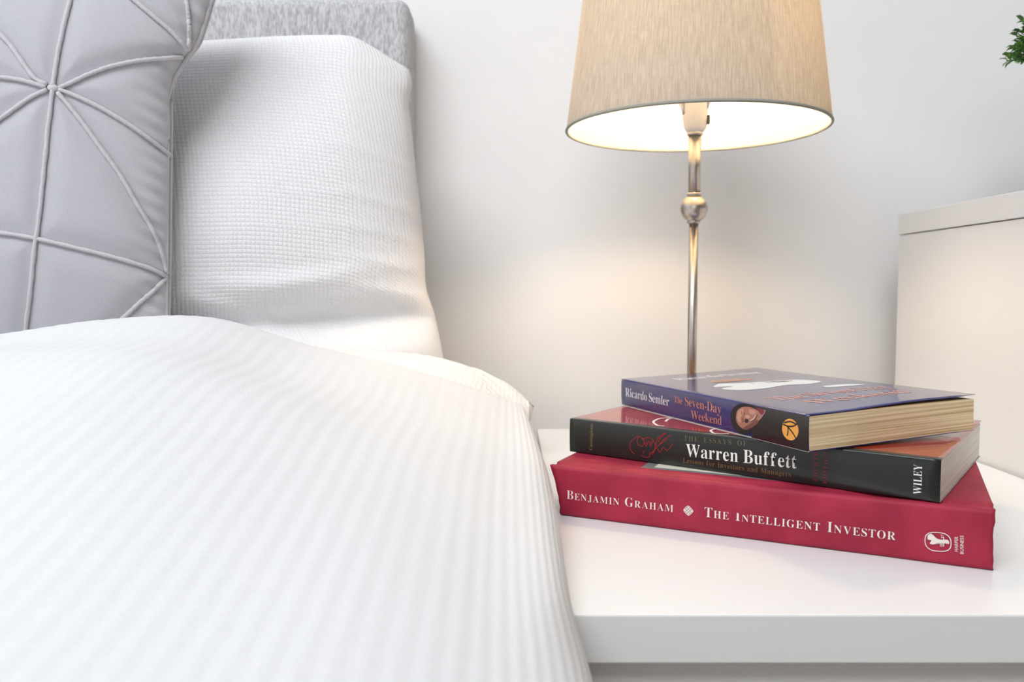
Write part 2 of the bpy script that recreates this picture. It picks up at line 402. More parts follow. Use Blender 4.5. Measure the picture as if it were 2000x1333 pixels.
def coons(top, right, bottom, left, na, nb):
    """boundary polylines (k,2): top & bottom left->right, left & right top->bottom; returns (nb,na,2)"""
    def rs(p, n):
        p = np.array(p, float); d = np.concatenate([[0], np.cumsum(np.linalg.norm(np.diff(p, axis=0), axis=1))]); d /= d[-1]
        return cr(p, d, np.linspace(0, 1, n))
    T, B, L, R = rs(top, na), rs(bottom, na), rs(left, nb), rs(right, nb)
    s = np.linspace(0, 1, na)[None, :, None]; t = np.linspace(0, 1, nb)[:, None, None]
    return ((1-t)*T[None]+t*B[None] + (1-s)*L[:, None]+s*R[:, None]
            - (1-s)*(1-t)*T[0]-s*(1-t)*T[-1]-(1-s)*t*B[0]-s*t*B[-1])

def upright_pillow():
    na, nb = 170, 200
    top = [(-300, 128), (120, 100), (385, 86), (480, 80), (560, 75), (640, 72), (690, 74), (735, 96), (770, 118), (800, 136)]
    right = [(800, 136), (805, 165), (799, 195), (805, 260), (812, 330), (822, 420), (829, 500), (833, 565), (848, 612), (858, 655), (866, 700), (874, 742)]
    bottom = [(-300, 765), (300, 762), (600, 760), (874, 742)]
    left = [(-300, 128), (-320, 400), (-300, 765)]
    C = coons(top, right, bottom, left, na, nb)
    s = np.linspace(0, 1, na)[None, :]; t = np.linspace(0, 1, nb)[:, None]
    edge = (np.clip(4*s*(1-s), 0, 1)**.42) * (np.clip(4*t*(1-t), 0, 1)**.36)
    edge = np.where((s == 0) | (s == 1) | (t == 0) | (t == 1), 0, edge)
    Y0 = .755 - .03*t + 0*s                       # seam depth
    # slump: the underside tucks in at t ~ .82 and the foot rolls forward again
    tc_ = .80 + .03*(1-s)
    slump = -.030*np.exp(-((t-tc_)/.045)**2)*(.35+.65*s) + .038*np.exp(-((t-.915)/.06)**2)*(.3+.7*s)
    bulge = edge*(.060 + .018*np.sin(PI*t)) + edge*slump
    fold = .006*np.exp(-((t-(.70-.16*(s-.72)**2*6))/.03)**2)*np.exp(-((s-.8)/.16)**2)
    fold += .005*np.exp(-(((s-.62)*.8-(t-.74))/.035)**2)*np.exp(-((t-.78)/.10)**2)*np.exp(-((s-.66)/.12)**2)
    # little pull wrinkles running in from the right seam
    for tw, a, sl in ((.10, .003, .05), (.33, .0018, .03), (.47, .003, .10), (.56, .003, .12), (.65, .0035, .16), (.73, .003, .2)):
        fold += a*np.exp(-((t-(tw-sl*(1-s)))/.016)**2)*np.exp(-((1-s)/.13)**2)
    Yf = Y0 - bulge - fold*edge
    Yb = Y0 + edge*.030
    f = np.zeros((nb, na, 3)); b = np.zeros((nb, na, 3))
    for i in range(nb):
        for j in range(na):
            p0 = at(C[i, j, 0], C[i, j, 1], Y0[i, j])
            n1 = noise.noise(Vector((p0.x*14, p0.z*14, .5)))*.004*edge[i, j]
            k = Yf[i, j] + n1
            q = at(C[i, j, 0], C[i, j, 1], k)
            # the silhouette lies on the seam: keep real x,z of the seam plane, bulge straight forward
            sc_ = edge[i, j]**2
            f[i, j] = (p0.x*(1-sc_)+q.x*sc_, k, p0.z*(1-sc_)+q.z*sc_)
            b[i, j] = (p0.x, Yb[i, j], p0.z)
    uv = np.zeros((nb, na, 2))
    uv[..., 0] = np.concatenate([np.zeros((nb, 1)), np.cumsum(np.linalg.norm(np.diff(f, axis=1), axis=2), 1)], 1)
    uv[..., 0] -= uv[:, -1:, 0]
    uv[..., 1] = np.concatenate([np.zeros((1, na)), np.cumsum(np.linalg.norm(np.diff(f, axis=0), axis=2), 0)], 0)
    o = closed_pillow('pillow', f, b, M['waffle'], uv)
    tag(o, 'white waffle-weave pillow standing upright against the headboard', 'pillow')
upright_pillow()

def flat_pillow():
    na, nb = 150, 90
    # world outline: x, y ; corner points out over the bedside table
    pc = at(1042, 793, .70)
    back = [(-.75, .765), (-.4, .765), (-.18, .76), (-.09, .752), (-.035, .735), (-.005, .716), (pc.x, .70)]
    right = [(pc.x, .70), (pc.x-.002, .692), (pc.x-.007, .680), (pc.x-.010, .66), (pc.x-.012, .62), (.0, .57), (-.01, .54)]
    front = [(-.75, .56), (-.3, .56), (-.1, .55), (-.01, .54)]
    left = [(-.75, .765), (-.76, .66), (-.75, .56)]
    C = coons(back, right, front, left, na, nb)
    s = np.linspace(0, 1, na)[None, :]; t = np.linspace(0, 1, nb)[:, None]
    edge = (np.clip(4*s*(1-s), 0, 1)**.3)*(np.clip(4*t*(1-t), 0, 1)**.34)
    edge = np.where((s == 0) | (s == 1) | (t == 0) | (t == 1), 0, edge)
    zs = np.interp(C[..., 0], [-.3, -.15, -.075, -.03, -.005, .008, pc.x], [-.075, -.072, -.073, -.078, -.084, -.092, pc.z-CZ])
    zs = zs - .035*t*(1-edge) - .024*np.clip(t*7, 0, 1)*np.clip((s-.9)/.1, 0, 1)**2
    up = .030*np.interp(C[..., 0], [-.2, -.06, .02], [1, .9, .5])
    f = np.zeros((nb, na, 3)); b = f.copy()
    for i in range(nb):
        for j in range(na):
            x, y = C[i, j]
            n1 = noise.noise(Vector((x*22, y*22, 1.5)))*.003
            rip = .0016*math.sin((x*.75+y)*2*PI/.017)*edge[i, j]*np.interp(x, [-.12, -.03], [0, 1])
            f[i, j] = (x, y, CZ + zs[i, j] + edge[i, j]*(up[i, j]+n1) + rip)
            b[i, j] = (x, y, CZ + zs[i, j] - edge[i, j]*.06)
    uv = np.zeros((nb, na, 2)); uv[..., 0] = C[..., 0]; uv[..., 1] = C[..., 1]
    o = closed_pillow('pillow', f, b, M['waffle_low'], uv)
    tag(o, 'white pillow lying flat under the upright one, corner poking over the bedside table', 'pillow')
flat_pillow()

# ------------------------------------------------------------------ grey velvet cushion with corded star pattern
def bez(pts, n=40):
    p = np.array(pts, float); d = np.concatenate([[0], np.cumsum(np.linalg.norm(np.diff(p, axis=0), axis=1))]); d /= d[-1]
    return cr(p, d, np.linspace(0, 1, n))
cords = [
    [(103, 170), (107, 140), (116, 90), (137, 0), (160, -80), (185, -150)],
    [(103, 172), (95, 240), (86, 330), (74, 440), (70, 466), (62, 540), (50, 650), (42, 740)],
    [(115, 172), (150, 156), (190, 138), (240, 124), (290, 116), (330, 113), (357, 112)],
    [(115, 174), (150, 188), (190, 207), (240, 236), (290, 270), (332, 303)],
    [(112, 180), (150, 225), (190, 280), (230, 335), (268, 400), (300, 455), (318, 500), (325, 535)],
    [(92, 165), (70, 155), (50, 130), (20, 88), (0, 66), (-120, -60), (-210, -150)],
    [(90, 170), (60, 161), (30, 154), (0, 151), (-110, 150), (-250, 165)],
    [(92, 175), (60, 190), (30, 210), (0, 232), (-90, 310), (-200, 440)],
    [(-250, 450), (-110, 449), (0, 455), (70, 466), (130, 480), (200, 497), (262, 514), (310, 532), (325, 541)],
    [(325, 543), (300, 568), (270, 594), (240, 622), (160, 700)],
    [(262, 0), (300, 32), (335, 62), (356, 85), (366, 97)],
    [(262, 0), (200, -50), (120, -140)],
    [(358, -30), (365, 10), (369, 50), (369, 80), (367, 97)],
    [(-330, 180), (-250, 165), (-210, -150)], [(-250, 165), (-200, 440), (-240, 700)],
]
cordpts = [bez(c, 50) for c in cords]
allc = np.concatenate(cordpts)
cush_top = [(-620, -175), (-300, -172), (0, -168), (250, -160), (455, -168)]
cush_right = [(455, -168), (440, -90), (418, -10), (402, 45), (388, 85), (362, 118), (343, 148), (335, 175), (333, 240), (332, 330), (331, 430), (330, 520), (328, 600), (326, 690), (330, 745)]
cush_bottom = [(-620, 760), (-200, 752), (100, 748), (330, 745)]
cush_left = [(-620, -175), (-600, 300), (-620, 760)]
def cush_edge_dist(px, py):
    right = np.interp(py, [p[1] for p in cush_right], [p[0] for p in cush_right])
    dx = max(0., (right - px))/330.; dt = max(0., (py + 170))/330.; db = max(0., (755 - py))/330.; dl = max(0, (px+620))/330.
    g = lambda d: min(1, d)
    h = lambda d: math.sqrt(max(0, 1-(1-g(d))**2))
    return h(dx)**.8*h(dt)*(.35+.65*h(db))*h(dl)
def cush_depth(px, py, tuck=True):
    e = cush_edge_dist(px, py)
    Y = .645 - .042*e - .008*min(1.6, max(0, 335-px)/335)*min(1, e*1.4)
    if tuck:
        d = np.sqrt(((allc - (px, py))**2).sum(1)).min()
        Y += .0030*math.exp(-(d/26)**2)*min(1, e*2.5)                       # stitched valleys
        # gathered puckers running in to the right seam
        right = np.interp(py, [p[1] for p in cush_right], [p[0] for p in cush_right])
        q = right - px
        if 0 <= q < 120: Y -= .0009*math.sin((py + q*.55)*2*PI/31)*math.exp(-(q-14)**2/1700)*min(1, q/8)
    return Y
def cushion():
    root = empty('cushion', (0, 0, 0))
    na, nb = 230, 200
    C = coons(cush_top, cush_right, cush_bottom, cush_left, na, nb)
    # denser sampling to the right
    f = np.zeros((nb, na, 3)); b = f.copy()
    for i in range(nb):
        for j in range(na):
            px, py = C[i, j]
            bd = i in (0, nb-1) or j in (0, na-1)
            Y = .645 if bd else cush_depth(px, py)
            f[i, j] = at(px, py, Y)
            p0 = at(px, py, .645)
            b[i, j] = f[i, j] if bd else (p0.x, .645 + .035*cush_edge_dist(px, py), p0.z)
    uv = np.zeros((nb, na, 2)); uv[..., 0] = f[..., 0]; uv[..., 1] = f[..., 2]
    loc = Vector((-.45, .645, at(0, 745, .645).z))
    root.location = loc
    o = closed_pillow('cushion_cover', f, b, M['velvet'], uv); rel(o, root)
    for c in cordpts:
        bm = bmesh.new(); pts = []
        for k, (px, py) in enumerate(c):
            Y = cush_depth(px, py) - .0013
            wob = noise.noise(Vector((px*.03, py*.03, 3)))*1.1
            pts.append(at(px + wob, py + wob*.6, Y))
        tube_bm(bm, pts, lambda t: .00158 + .00018*math.sin(t*90), 8)
        rel(from_bm('cord', bm, M['velvet_cord'], None, True), root)
    # knot where the cords meet
    bm = bmesh.new()
    bmesh.ops.create_icosphere(bm, subdivisions=2, radius=1)
    for v in bm.verts: v.co = Vector((v.co.x*.0042, v.co.y*.0022, v.co.z*.0028))*(1+.15*noise.noise(v.co*3)) + at(103, 172, cush_depth(103, 172)-.0012)
    rel(from_bm('knot', bm, M['velvet_cord'], None, True), root)
    # seam piping all round
    loop = np.concatenate([bez(cush_top, 60)[:-1], bez(cush_right, 120)[:-1], bez(cush_bottom, 60)[::-1][:-1], bez(cush_left, 60)[::-1][:-1]])
    bm = bmesh.new(); tube_bm(bm, [at(px, py, .6440) for px, py in loop], .0021, 8, closed=True)
    rel(from_bm('piping', bm, M['velvet_cord'], None, True), root)
    bm = bmesh.new(); tube_bm(bm, [at(px-3, py, .6375) for px, py in bez([(326, 745), (327, 600), (329, 400), (331, 250), (334, 178), (350, 140), (372, 108), (390, 80), (404, 40), (424, -30)], 90)], .0016, 8)
    rel(from_bm('gathered_seam', bm, M['velvet_cord'], None, True), root)
    tag(root, 'grey velvet cushion with corded star-shaped pintucks, leaning at the left', 'cushion')
cushion()

# ------------------------------------------------------------------ table lamp
LX, LY = .1480, .6718
LR, LH = .104, .2723          # rim radius and its height above the table
lamp = empty('table_lamp', (LX, LY, TT)); tag(lamp, 'lit table lamp with tapered beige linen shade on a thin nickel stem', 'lamp')
def zpx(py): # height above the table on the lamp axis
    return at(1353, py, LY).z - TT
zb = zpx(408)
lathe('lamp_base', [(0, 0), (.037, 0), (.038, .002), (.037, .006), (.02, .009), (.008, .012), (.006, .02), (0, .02)], M['steel'], lamp)
lathe('stem', [(0, .012), (.0038, .012), (.0038, zpx(436)), (0, zpx(436))], M['steel'], lamp, 40)
lathe('collar', [(0, zpx(437)), (.0052, zpx(437)), (.0056, zpx(434)), (.0052, zpx(430)), (0, zpx(430))], M['steel'], lamp, 40)
rb = .0113
lathe('ball', [(rb*math.sin(PI*i/24), zb - rb*math.cos(PI*i/24)) for i in range(25)], M['steel'], lamp, 48)
lathe('collar', [(0, zpx(384)), (.0055, zpx(384)), (.0063, zpx(380)), (.0055, zpx(377)), (0, zpx(377))], M['steel'], lamp, 40)
lathe('upper_tube', [(0, zpx(378)), (.0050, zpx(378)), (.0050, zpx(262)), (0, zpx(262))], M['steel'], lamp, 40)
lathe('collar', [(0, zpx(265)), (.0060, zpx(265)), (.0063, zpx(262)), (.0060, zpx(258)), (0, zpx(258))], M['steel'], lamp, 40)
z0 = zpx(259)
lathe('socket', [(0, z0), (.0062, z0), (.0086, z0+.003), (.0098, z0+.010), (.0103, z0+.024), (.0106, z0+.045), (.0128, z0+.046), (.0128, z0+.049), (.0, z0+.049)], M['plastic'], lamp, 48)
bm = bmesh.new()   # flared bracket of the shade ring
prof = [(.0100, z0+.014), (.0118, z0+.020), (.0165, z0+.031), (.0215, z0+.036), (.0225, z0+.039), (.0165, z0+.037), (.0112, z0+.026)]
for a0 in (PI*.98, -PI*.06):
    rings = []
    for k in range(9):
        a = a0 + (k-4)*.11
        rings.append([bm.verts.new((r*math.cos(a), r*math.sin(a), z + (0 if a0 > 1 else .004))) for r, z in prof])
    for a, b in zip(rings, rings[1:]):
        for i in range(len(prof)):
            j = (i+1) % len(prof); bm.faces.new((a[i], a[j], b[j], b[i]))
    bm.faces.new(rings[0]); bm.faces.new(rings[-1][::-1])
from_bm('shade_bracket', bm, M['plastic'], lamp, True)
box('rocker_switch', .0088, .0106, -.006, -.002, z0+.006, z0+.013, M['dark'], lamp, .0004)
# bulb
zs0 = z0 + .0495; zc = zs0 + .026
bp = [(0, zs0), (.011, zs0), (.0125, zs0+.004), (.017, zs0+.010)] + [(.0225*math.cos(a), zc+.004+.0225*math.sin(a)) for a in np.linspace(-.6, PI/2, 10)]
bp[-1] = (0, bp[-1][1])
bl_ = lathe('bulb', bp, M['bulb'], lamp, 20); bl_['label'] = 'glowing warm white bulb'
# shade
SH = .185; RT = LR - .125*SH
def cone(name, r0, r1, z0, z1, m, thick, parent):
    na, nz_ = 128, 12; P = np.zeros((nz_+1, na+1, 3)); U = np.zeros((nz_+1, na+1, 2))
    for i in range(nz_+1):
        t = i/nz_; r = r0 + (r1-r0)*t
        for j in range(na+1):
            a = 2*PI*j/na; P[i, j] = (r*math.cos(a), r*math.sin(a), z0+(z1-z0)*t); U[i, j] = (j/na, t)
    me = grid_mesh(P, U); return link(name, me, m, parent, True)
sh = cone('lamp_shade', LR, RT, LH, LH+SH, M['shade'], 0, lamp)
cone('shade_lining', LR-.0012, RT-.0012, LH+.0005, LH+SH-.0005, M['lining'], 0, sh)
for r, z in ((LR-.0004, LH+.0003), (RT-.0004, LH+SH)):
    bm = bmesh.new(); tube_bm(bm, [(r*math.cos(2*PI*k/128), r*math.sin(2*PI*k/128), z) for k in range(128)], .00125, 8, closed=True)
    from_bm('rim_trim', bm, M['trim'], sh, True)
bm = bmesh.new()
zs_ = z0+.0455
tube_bm(bm, [(.0155*math.cos(2*PI*k/48), .0155*math.sin(2*PI*k/48), zs_) for k in range(48)], .0012, 8, closed=True)
for k in range(3):
    a = 2*PI*k/3 + .55
    tube_bm(bm, [(.0155*math.cos(a), .0155*math.sin(a), zs_), (.05*math.cos(a), .05*math.sin(a), LH+.10), ((RT-.002)*math.cos(a), (RT-.002)*math.sin(a), LH+SH-.004)], .0010, 6)
from_bm('shade_carrier', bm, M['plastic'], lamp, True)

# ------------------------------------------------------------------ books
def bookroot(name, x, y, z, yaw, rx=0, ry=0):
    e = empty(name, (x, y, TT+z))
    a = Matrix.Rotation(yaw, 4, 'Z') @ Matrix.Rotation(rx, 4, 'X') @ Matrix.Rotation(ry, 4, 'Y')
    e.rotation_euler = a.to_euler()
    e['_m'] = 1; del e['_m']
    return e, Matrix.Translation((x, y, TT+z)) @ a
def local_on(Mw, px, py, plane):
    """photo position -> book coordinates on the spine (y=0) or top (z=h)"""
    Mi = Mw.inverted(); o = Mi @ Vector((0, 0, CZ)); d = Mi.to_3x3() @ ray(px, py)
    k, v = plane; t = (v - o[k])/d[k]; return o + d*t
def sect(name, prof, xs, mat_, parent, endf=None, smooth=True, colf=None):
    """sweep a closed (y,z) profile along x; endf(x,y,z,u) -> (x,y,z)"""
    bm = bmesh.new(); rings = []
    for i, x in enumerate(xs):
        u = i/(len(xs)-1)
        rings.append([bm.verts.new(endf(x, y, z, u) if endf else (x, y, z)) for y, z in prof])
    n = len(prof)
    for a, b in zip(rings, rings[1:]):
        for k in range(n): bm.faces.new((a[k], a[(k+1) % n], b[(k+1) % n], b[k]))
    from_l = []
    # end caps as strips between outer and inner halves
    h = n//2
    for r, flip in ((rings[0], 0), (rings[-1], 1)):
        for k in range(h-1):
            q = (r[k], r[k+1], r[n-2-k], r[n-1-k])
            bm.faces.new(q if flip else q[::-1])
    return from_bm(name, bm, mat_, parent, smooth)
def cover_profile(W, T, th, r=.0015, bow=.0, groove=0, lift=0):
    """C-shaped cover seen from its end: outer path then inner path back"""
    out = [(W, 0)]
    for y in np.linspace(W, .02, 7)[1:]: out.append((y, 0))
    if groove: out += [(.0125, 0), (.0105, groove*.6), (.0085, groove), (.0068, groove*.5), (.0048, 0)]
    else: out += [(.012, 0), (.006, 0)]
    out += [(r, 0)]
    for a in np.linspace(0, PI/2, 5)[1:]: out.append((r - r*math.sin(a), r - r*math.cos(a)))
    for k in range(1, 8):
        t = k/8; out.append((-bow*4*t*(1-t), r + (T-2*r)*t))
    for a in np.linspace(0, PI/2, 5)[:-1]: out.append((r - r*math.cos(a), T - r + r*math.sin(a)))
    out.append((r, T))
    if groove: out += [(.0048, T), (.0068, T-groove*.5), (.0085, T-groove), (.0105, T-groove*.6), (.0125, T)]
    else: out += [(.006, T), (.012, T)]
    for y in np.linspace(.02, W, 9): out.append((y, T))
    # inner
    inn = []
    for i, (y, z) in enumerate(out):
        a = out[max(i-1, 0)]; b = out[min(i+1, len(out)-1)]
        t = Vector((b[0]-a[0], b[1]-a[1])).normalized(); nrm = Vector((t.y, -t.x))   # towards inside
        if nrm.dot(Vector((W/2-y, T/2-z))) < 0 and abs(nrm.y) > .7 and (T/2-z)*nrm.y < 0: nrm = -nrm
        if abs(nrm.x) > .7 and nrm.x < 0: nrm = -nrm
        inn.append((y+nrm.x*th, z+nrm.y*th))
    return out + inn[::-1]

def plain(name, col, rough=.5, coat=0, spec=.5): return mat(name, col, rough, coat=coat, spec=spec)
INK = {}
def ink(c, rough=.4):
    k = (c, rough)
    if k not in INK: INK[k] = mat('ink', srgb(*c), rough)
    return INK[k]

SER = {}
for i in range(26):
    SER[chr(65+i)] = chr(0x1D400+i); SER[chr(97+i)] = chr(0x1D41A+i)
for i in range(10): SER[chr(48+i)] = chr(0x1D7CE+i)
def text_mesh(body, serif=True, thin=0.0, smallcaps=False, spacing=1.0):
    """flat lettering mesh, cap height 1, left aligned from x=0; thin = stroke offset in em"""
    bm = bmesh.new(); x = 0.0
    cu = bpy.data.curves.new('t', 'FONT'); cu.size = 1; cu.resolution_u = 3
    ob = bpy.data.objects.new('t', cu); COL.objects.link(ob)
    cap = .71; ex = 0
    words = []
    for i, chh in enumerate(body):
        if chh == ' ': x += .28*spacing; continue
        sc = 1.0
        g = chh
        if smallcaps and chh.islower(): sc = .76; g = chh.upper()
        g = SER.get(g, g) if serif else g
        cu.body = g; cu.offset = -thin
        bpy.context.view_layer.update()
        me = bpy.data.meshes.new_from_object(ob.evaluated_get(bpy.context.evaluated_depsgraph_get()))
        if not me.vertices: continue
        xs = [v.co.x for v in me.vertices]; wdt = max(xs)-min(xs)
        me.transform(Matrix.Translation((x - min(xs)*sc, 0, 0)) @ Matrix.Scale(sc, 4))
        bm.from_mesh(me); bpy.data.meshes.remove(me)
        x += wdt*sc + .075*spacing
    bpy.data.objects.remove(ob); bpy.data.curves.remove(cu)
    for v in bm.verts: v.co /= cap
    return bm
def place(bm, name, parent, O, ux, uy, width, height, m, lift=.00012, fixh=None):
    """fit text in a box: O local origin (baseline left), unit dirs ux, uy; height = cap height"""
    W = max(v.co.x for v in bm.verts) - min(v.co.x for v in bm.verts); x0 = min(v.co.x for v in bm.verts)
    n = ux.cross(uy)
    vs = []
    for v in bm.verts:
        v.co = O + ux*((v.co.x-x0)/W*width) + uy*(v.co.y*height) + n*lift
    me = bpy.data.meshes.new(name); bm.to_mesh(me); bm.free()
    o = link(name, me, m, parent); return o
def lettering(book, Mw, name, body, p0, p1, hpx, m, vertical=False, plane=(1, 0.0), **kw):
    """p0,p1: baseline ends in photo px; hpx: cap top point above p0 (photo px)"""
    a = local_on(Mw, *p0, plane); b = local_on(Mw, *p1, plane); c = local_on(Mw, *hpx, plane)
    ux = (b-a); wd = ux.length; ux.normalize()
    nrm = Vector((0, -1, 0)) if plane[0] == 1 else Vector((0, 0, 1))
    uy = nrm.cross(ux); h = (c-a).dot(uy)
    if h < 0: h = -h
    return place(text_mesh(body, **kw), name, book, a, ux, uy, wd, h, m)
def stroke_bm(bm, pts, w, nrm, closed=False):
    pts = [Vector(p) for p in pts]; n = len(pts); L = []
    for i, p in enumerate(pts):
        a = pts[(i-1) % n] if closed or i else p; b = pts[(i+1) % n] if closed or i < n-1 else p
        s = nrm.cross((b-a).normalized()); ww = w(i/(n-1)) if callable(w) else w
        L.append((bm.verts.new(p+s*ww/2), bm.verts.new(p-s*ww/2)))
    for a, b in list(zip(L, L[1:])) + ([(L[-1], L[0])] if closed else []): bm.faces.new((a[0], a[1], b[1], b[0]))
def strokes(book, Mw, name, lines, w, m, plane=(1, 0.0), lift=.00012, closed=False, smooth=True):
    nrm = Vector((0, -1, 0)) if plane[0] == 1 else Vector((0, 0, 1)); bm = bmesh.new()
    for ln in lines:
        q = bez(ln, max(2, 5*len(ln))) if smooth and len(ln) > 2 else np.array(ln, float)
        stroke_bm(bm, [local_on(Mw, px, py, plane) + nrm*lift for px, py in q], w, nrm, closed)
    return from_bm(name, bm, m, book)
def patch(book, Mw, name, poly, m, plane=(1, 0.0), lift=.0001, smooth=True):
    nrm = Vector((0, -1, 0)) if plane[0] == 1 else Vector((0, 0, 1)); bm = bmesh.new()
    q = bez(list(poly) + [poly[0]], 5*len(poly))[:-1] if smooth else poly
    vs = [bm.verts.new(local_on(Mw, px, py, plane) + nrm*lift) for px, py in q]
    f = bm.faces.new(vs); bmesh.ops.triangulate(bm, faces=[f])
    return from_bm(name, bm, m, book)

def paper_mat(name, c0, c1, scale_z, strength):
    m = colnoise(mat(name, (1, 1, 1), .85, spec=.2), c0, c1, 1, (6, 6, scale_z), detail=4, bump=strength, bdist=.0004, pos=(.36, .62))
    return m

# --- red hardback -----------------------------------------------------------
RT_ = .0316
RY = -.4477
red, RM = bookroot('hardback_book', .0286, .5135, 0, RY)
tag(red, 'thick dark red clothbound hardback at the bottom of the book stack', 'book')
LR_ = .2405; WR_ = .158
cloth = colnoise(mat('red_cloth', (1, 1, 1), .62, spec=.35), srgb(146, 30, 54), srgb(166, 40, 66), 40, detail=5, bump=0)
tcn = [n for n in cloth.node_tree.nodes if n.type == 'TEX_COORD'][0]
mw_ = nd(cloth, 'ShaderNodeTexNoise', i_Scale=1100, i_Detail=2); lk(cloth, tcn.outputs['Object'], mw_.inputs['Vector'])
bb = nd(cloth, 'ShaderNodeBump', i_Strength=.35, i_Distance=.00025); lk(cloth, mw_.outputs[0], bb.inputs['Height']); lk(cloth, bb.outputs[0], bsdf(cloth).inputs['Normal'])
def red_end(x, y, z, u):
    t = z/RT_
    near = max(0, 1 - y/.02)
    if u < .5:
        k = (1-u*2)**6
        x += k*(-.0050*t*1.0 + .0022*(1-t))
        x += k*near*(.0011*noise.noise(Vector((z*900, y*200, 1))) + .0016*math.sin(PI*t)*1.0)
    else:
        k = (u*2-1)**6
        x += k*near*(.0010*noise.noise(Vector((z*800, y*200, 5))) - .0006*math.sin(PI*t))
    # gentle sag of the boards
    return (x, y + (.0006*noise.noise(Vector((x*30, z*60, 2))) if y < .004 else 0), z)
xs = list(np.concatenate([np.linspace(0, .01, 6), np.linspace(.02, LR_-.02, 28), np.linspace(LR_-.01, LR_, 6)]))
prof = cover_profile(WR_, RT_, .0026, r=.0026, bow=.0004, groove=.0013)
# refine spine side for raggedness
sect('cover', prof, xs, cloth, red, red_end)
pg = paper_mat('cream_pages', srgb(205, 196, 178), srgb(232, 225, 210), 2600, .5)
box('page_block', .004, LR_-.004, .004, WR_-.005, .0028, RT_-.0028, pg, red, .0008)
W_ = ink((232, 222, 216), .5)
RP = (1, -.0006)
lettering(red, RM, 'author_lettering', 'Benjamin Graham', (1107, 975), (1315, 1001), (1107, 957), W_, plane=RP, smallcaps=True, thin=.012, spacing=1.35)
lettering(red, RM, 'title_lettering', 'The Intelligent Investor', (1376, 1010), (1749, 1056), (1376, 990), W_, plane=RP, smallcaps=True, thin=.010, spacing=1.35)
# diamond ornament: lattice of small lozenges
dia = []
cxp, cyp = 1344.5, 998.0
bm = bmesh.new(); nrm = Vector((0, -1, 0))
for i in (-1, 0, 1):
    for j in (-1, 0, 1):
        ox = (i-j)*3.1; oy = (i+j)*3.0 + ox*.12
        q = [(ox-2.5, oy-.3), (ox, oy-2.5), (ox+2.5, oy+.3), (ox, oy+2.5)]
        vs = [bm.verts.new(local_on(RM, cxp+a, cyp+b, RP) + nrm*.00012) for a, b in q]; bm.faces.new(vs)
from_bm('diamond_ornament', bm, W_, red)
ring = [(1344.5+9.2*math.copysign(abs(math.cos(a))**1.6, math.cos(a)), 998+9.4*math.copysign(abs(math.sin(a))**1.6, math.sin(a))+1.0*math.cos(a)) for a in np.linspace(0, 2*PI, 33)[:-1]]
strokes(red, RM, 'diamond_outline', [ring], .00035, W_, plane=RP, closed=True, smooth=False)
oc = (1832, 1059)
oval = [(oc[0]+25.5*math.copysign(abs(math.cos(a))**.72, math.cos(a)), oc[1]+18.2*math.copysign(abs(math.sin(a))**.8, math.sin(a))+3.0*math.cos(a)) for a in np.linspace(0, 2*PI, 49)[:-1]]
strokes(red, RM, 'publisher_emblem', [oval], .00042, W_, plane=RP, closed=True, smooth=False)
patch(red, RM, 'torch', [(1812, 1046), (1818, 1043), (1824, 1047), (1829, 1052), (1838, 1055), (1852, 1056), (1854, 1062), (1840, 1061), (1830, 1061), (1824, 1064), (1816, 1062), (1819, 1056), (1812, 1054)], W_, plane=RP)
lettering(red, RM, 'emblem_year', '18', (1841, 1069), (1841, 1063), (1836, 1069), W_, plane=RP, thin=.0)
lettering(red, RM, 'emblem_year', '17', (1843, 1052), (1843, 1045), (1838, 1052), W_, plane=RP, thin=.0)
strokes(red, RM, 'torch_bar', [[(1843, 1049), (1843, 1068)]], .0004, W_, plane=RP, smooth=False)
lettering(red, RM, 'publisher_lettering', 'HARPER', (1871, 1078), (1871, 1049), (1864, 1078), W_, plane=RP, serif=False, thin=-.005, spacing=1.3)
lettering(red, RM, 'publisher_lettering', 'BUSINESS', (1882, 1083), (1882, 1047), (1875, 1083), W_, plane=RP, serif=False, thin=-.005, spacing=1.3)
# pasted label on the front board
TP = (2, RT_)
lab = [local_on(RM, 1257, 910, TP), local_on(RM, 1500, 943, TP)]
ly = (lab[0].y+lab[1].y)/2; lx0 = lab[0].x; 
lbm = box('front_label', lx0, lx0+.150, ly, ly+.085, RT_+.00002, RT_+.0001, ink((122, 122, 124)), red)
box('label_panel', lx0+.0035+.004, lx0+.143, ly+.0042, ly+.081, RT_+.00012, RT_+.0002, ink((226, 224, 205)), red)

# --- black and red paperback --------------------------------------------------
BT = .0232
blk, BM_ = bookroot('paperback_book', .0399, .5590, RT_+.0002, -.640)
tag(blk, 'black-spined paperback with a red cover, in the middle of the book stack', 'book')
LB, WB = .2292, .1500
bcov = plain('black_spine_print', srgb(26, 30, 29), .30, coat=.25)
bfront = colnoise(mat('red_cover_print', (1, 1, 1), .22, coat=.5), srgb(150, 22, 20), srgb(176, 62, 28), 9, detail=3, pos=(.3, .75))
def blk_end(x, y, z, u):
    if z > BT*.8 and y > .09:      # front cover rises a little at its free corner
        z += .0016*((y-.09)/.06)**2*max(0, (x-.05)/LB)
    return (x, y, z)
prof = cover_profile(WB, BT, .0004, r=.0011, bow=.0003)
xs = list(np.linspace(0, LB, 40))
cov = sect('cover', prof, xs, bcov, blk, blk_end)
cov.data.materials.append(bfront)
for p in cov.data.polygons:
    if p.center.z > BT-.0006 and p.center.y > .0042: p.material_index = 1
whitep = paper_mat('white_pages', srgb(196, 190, 180), srgb(222, 217, 208), 2200, .35)
bm = bmesh.new(); add_box(bm, .0006, LB-.0004, .0009, WB-.0015, .0005, BT-.0005, .0003, 1)
from_bm('page_block', bm, whitep, blk)
BP = (1, -.0004)
wht = ink((238, 238, 232), .35)
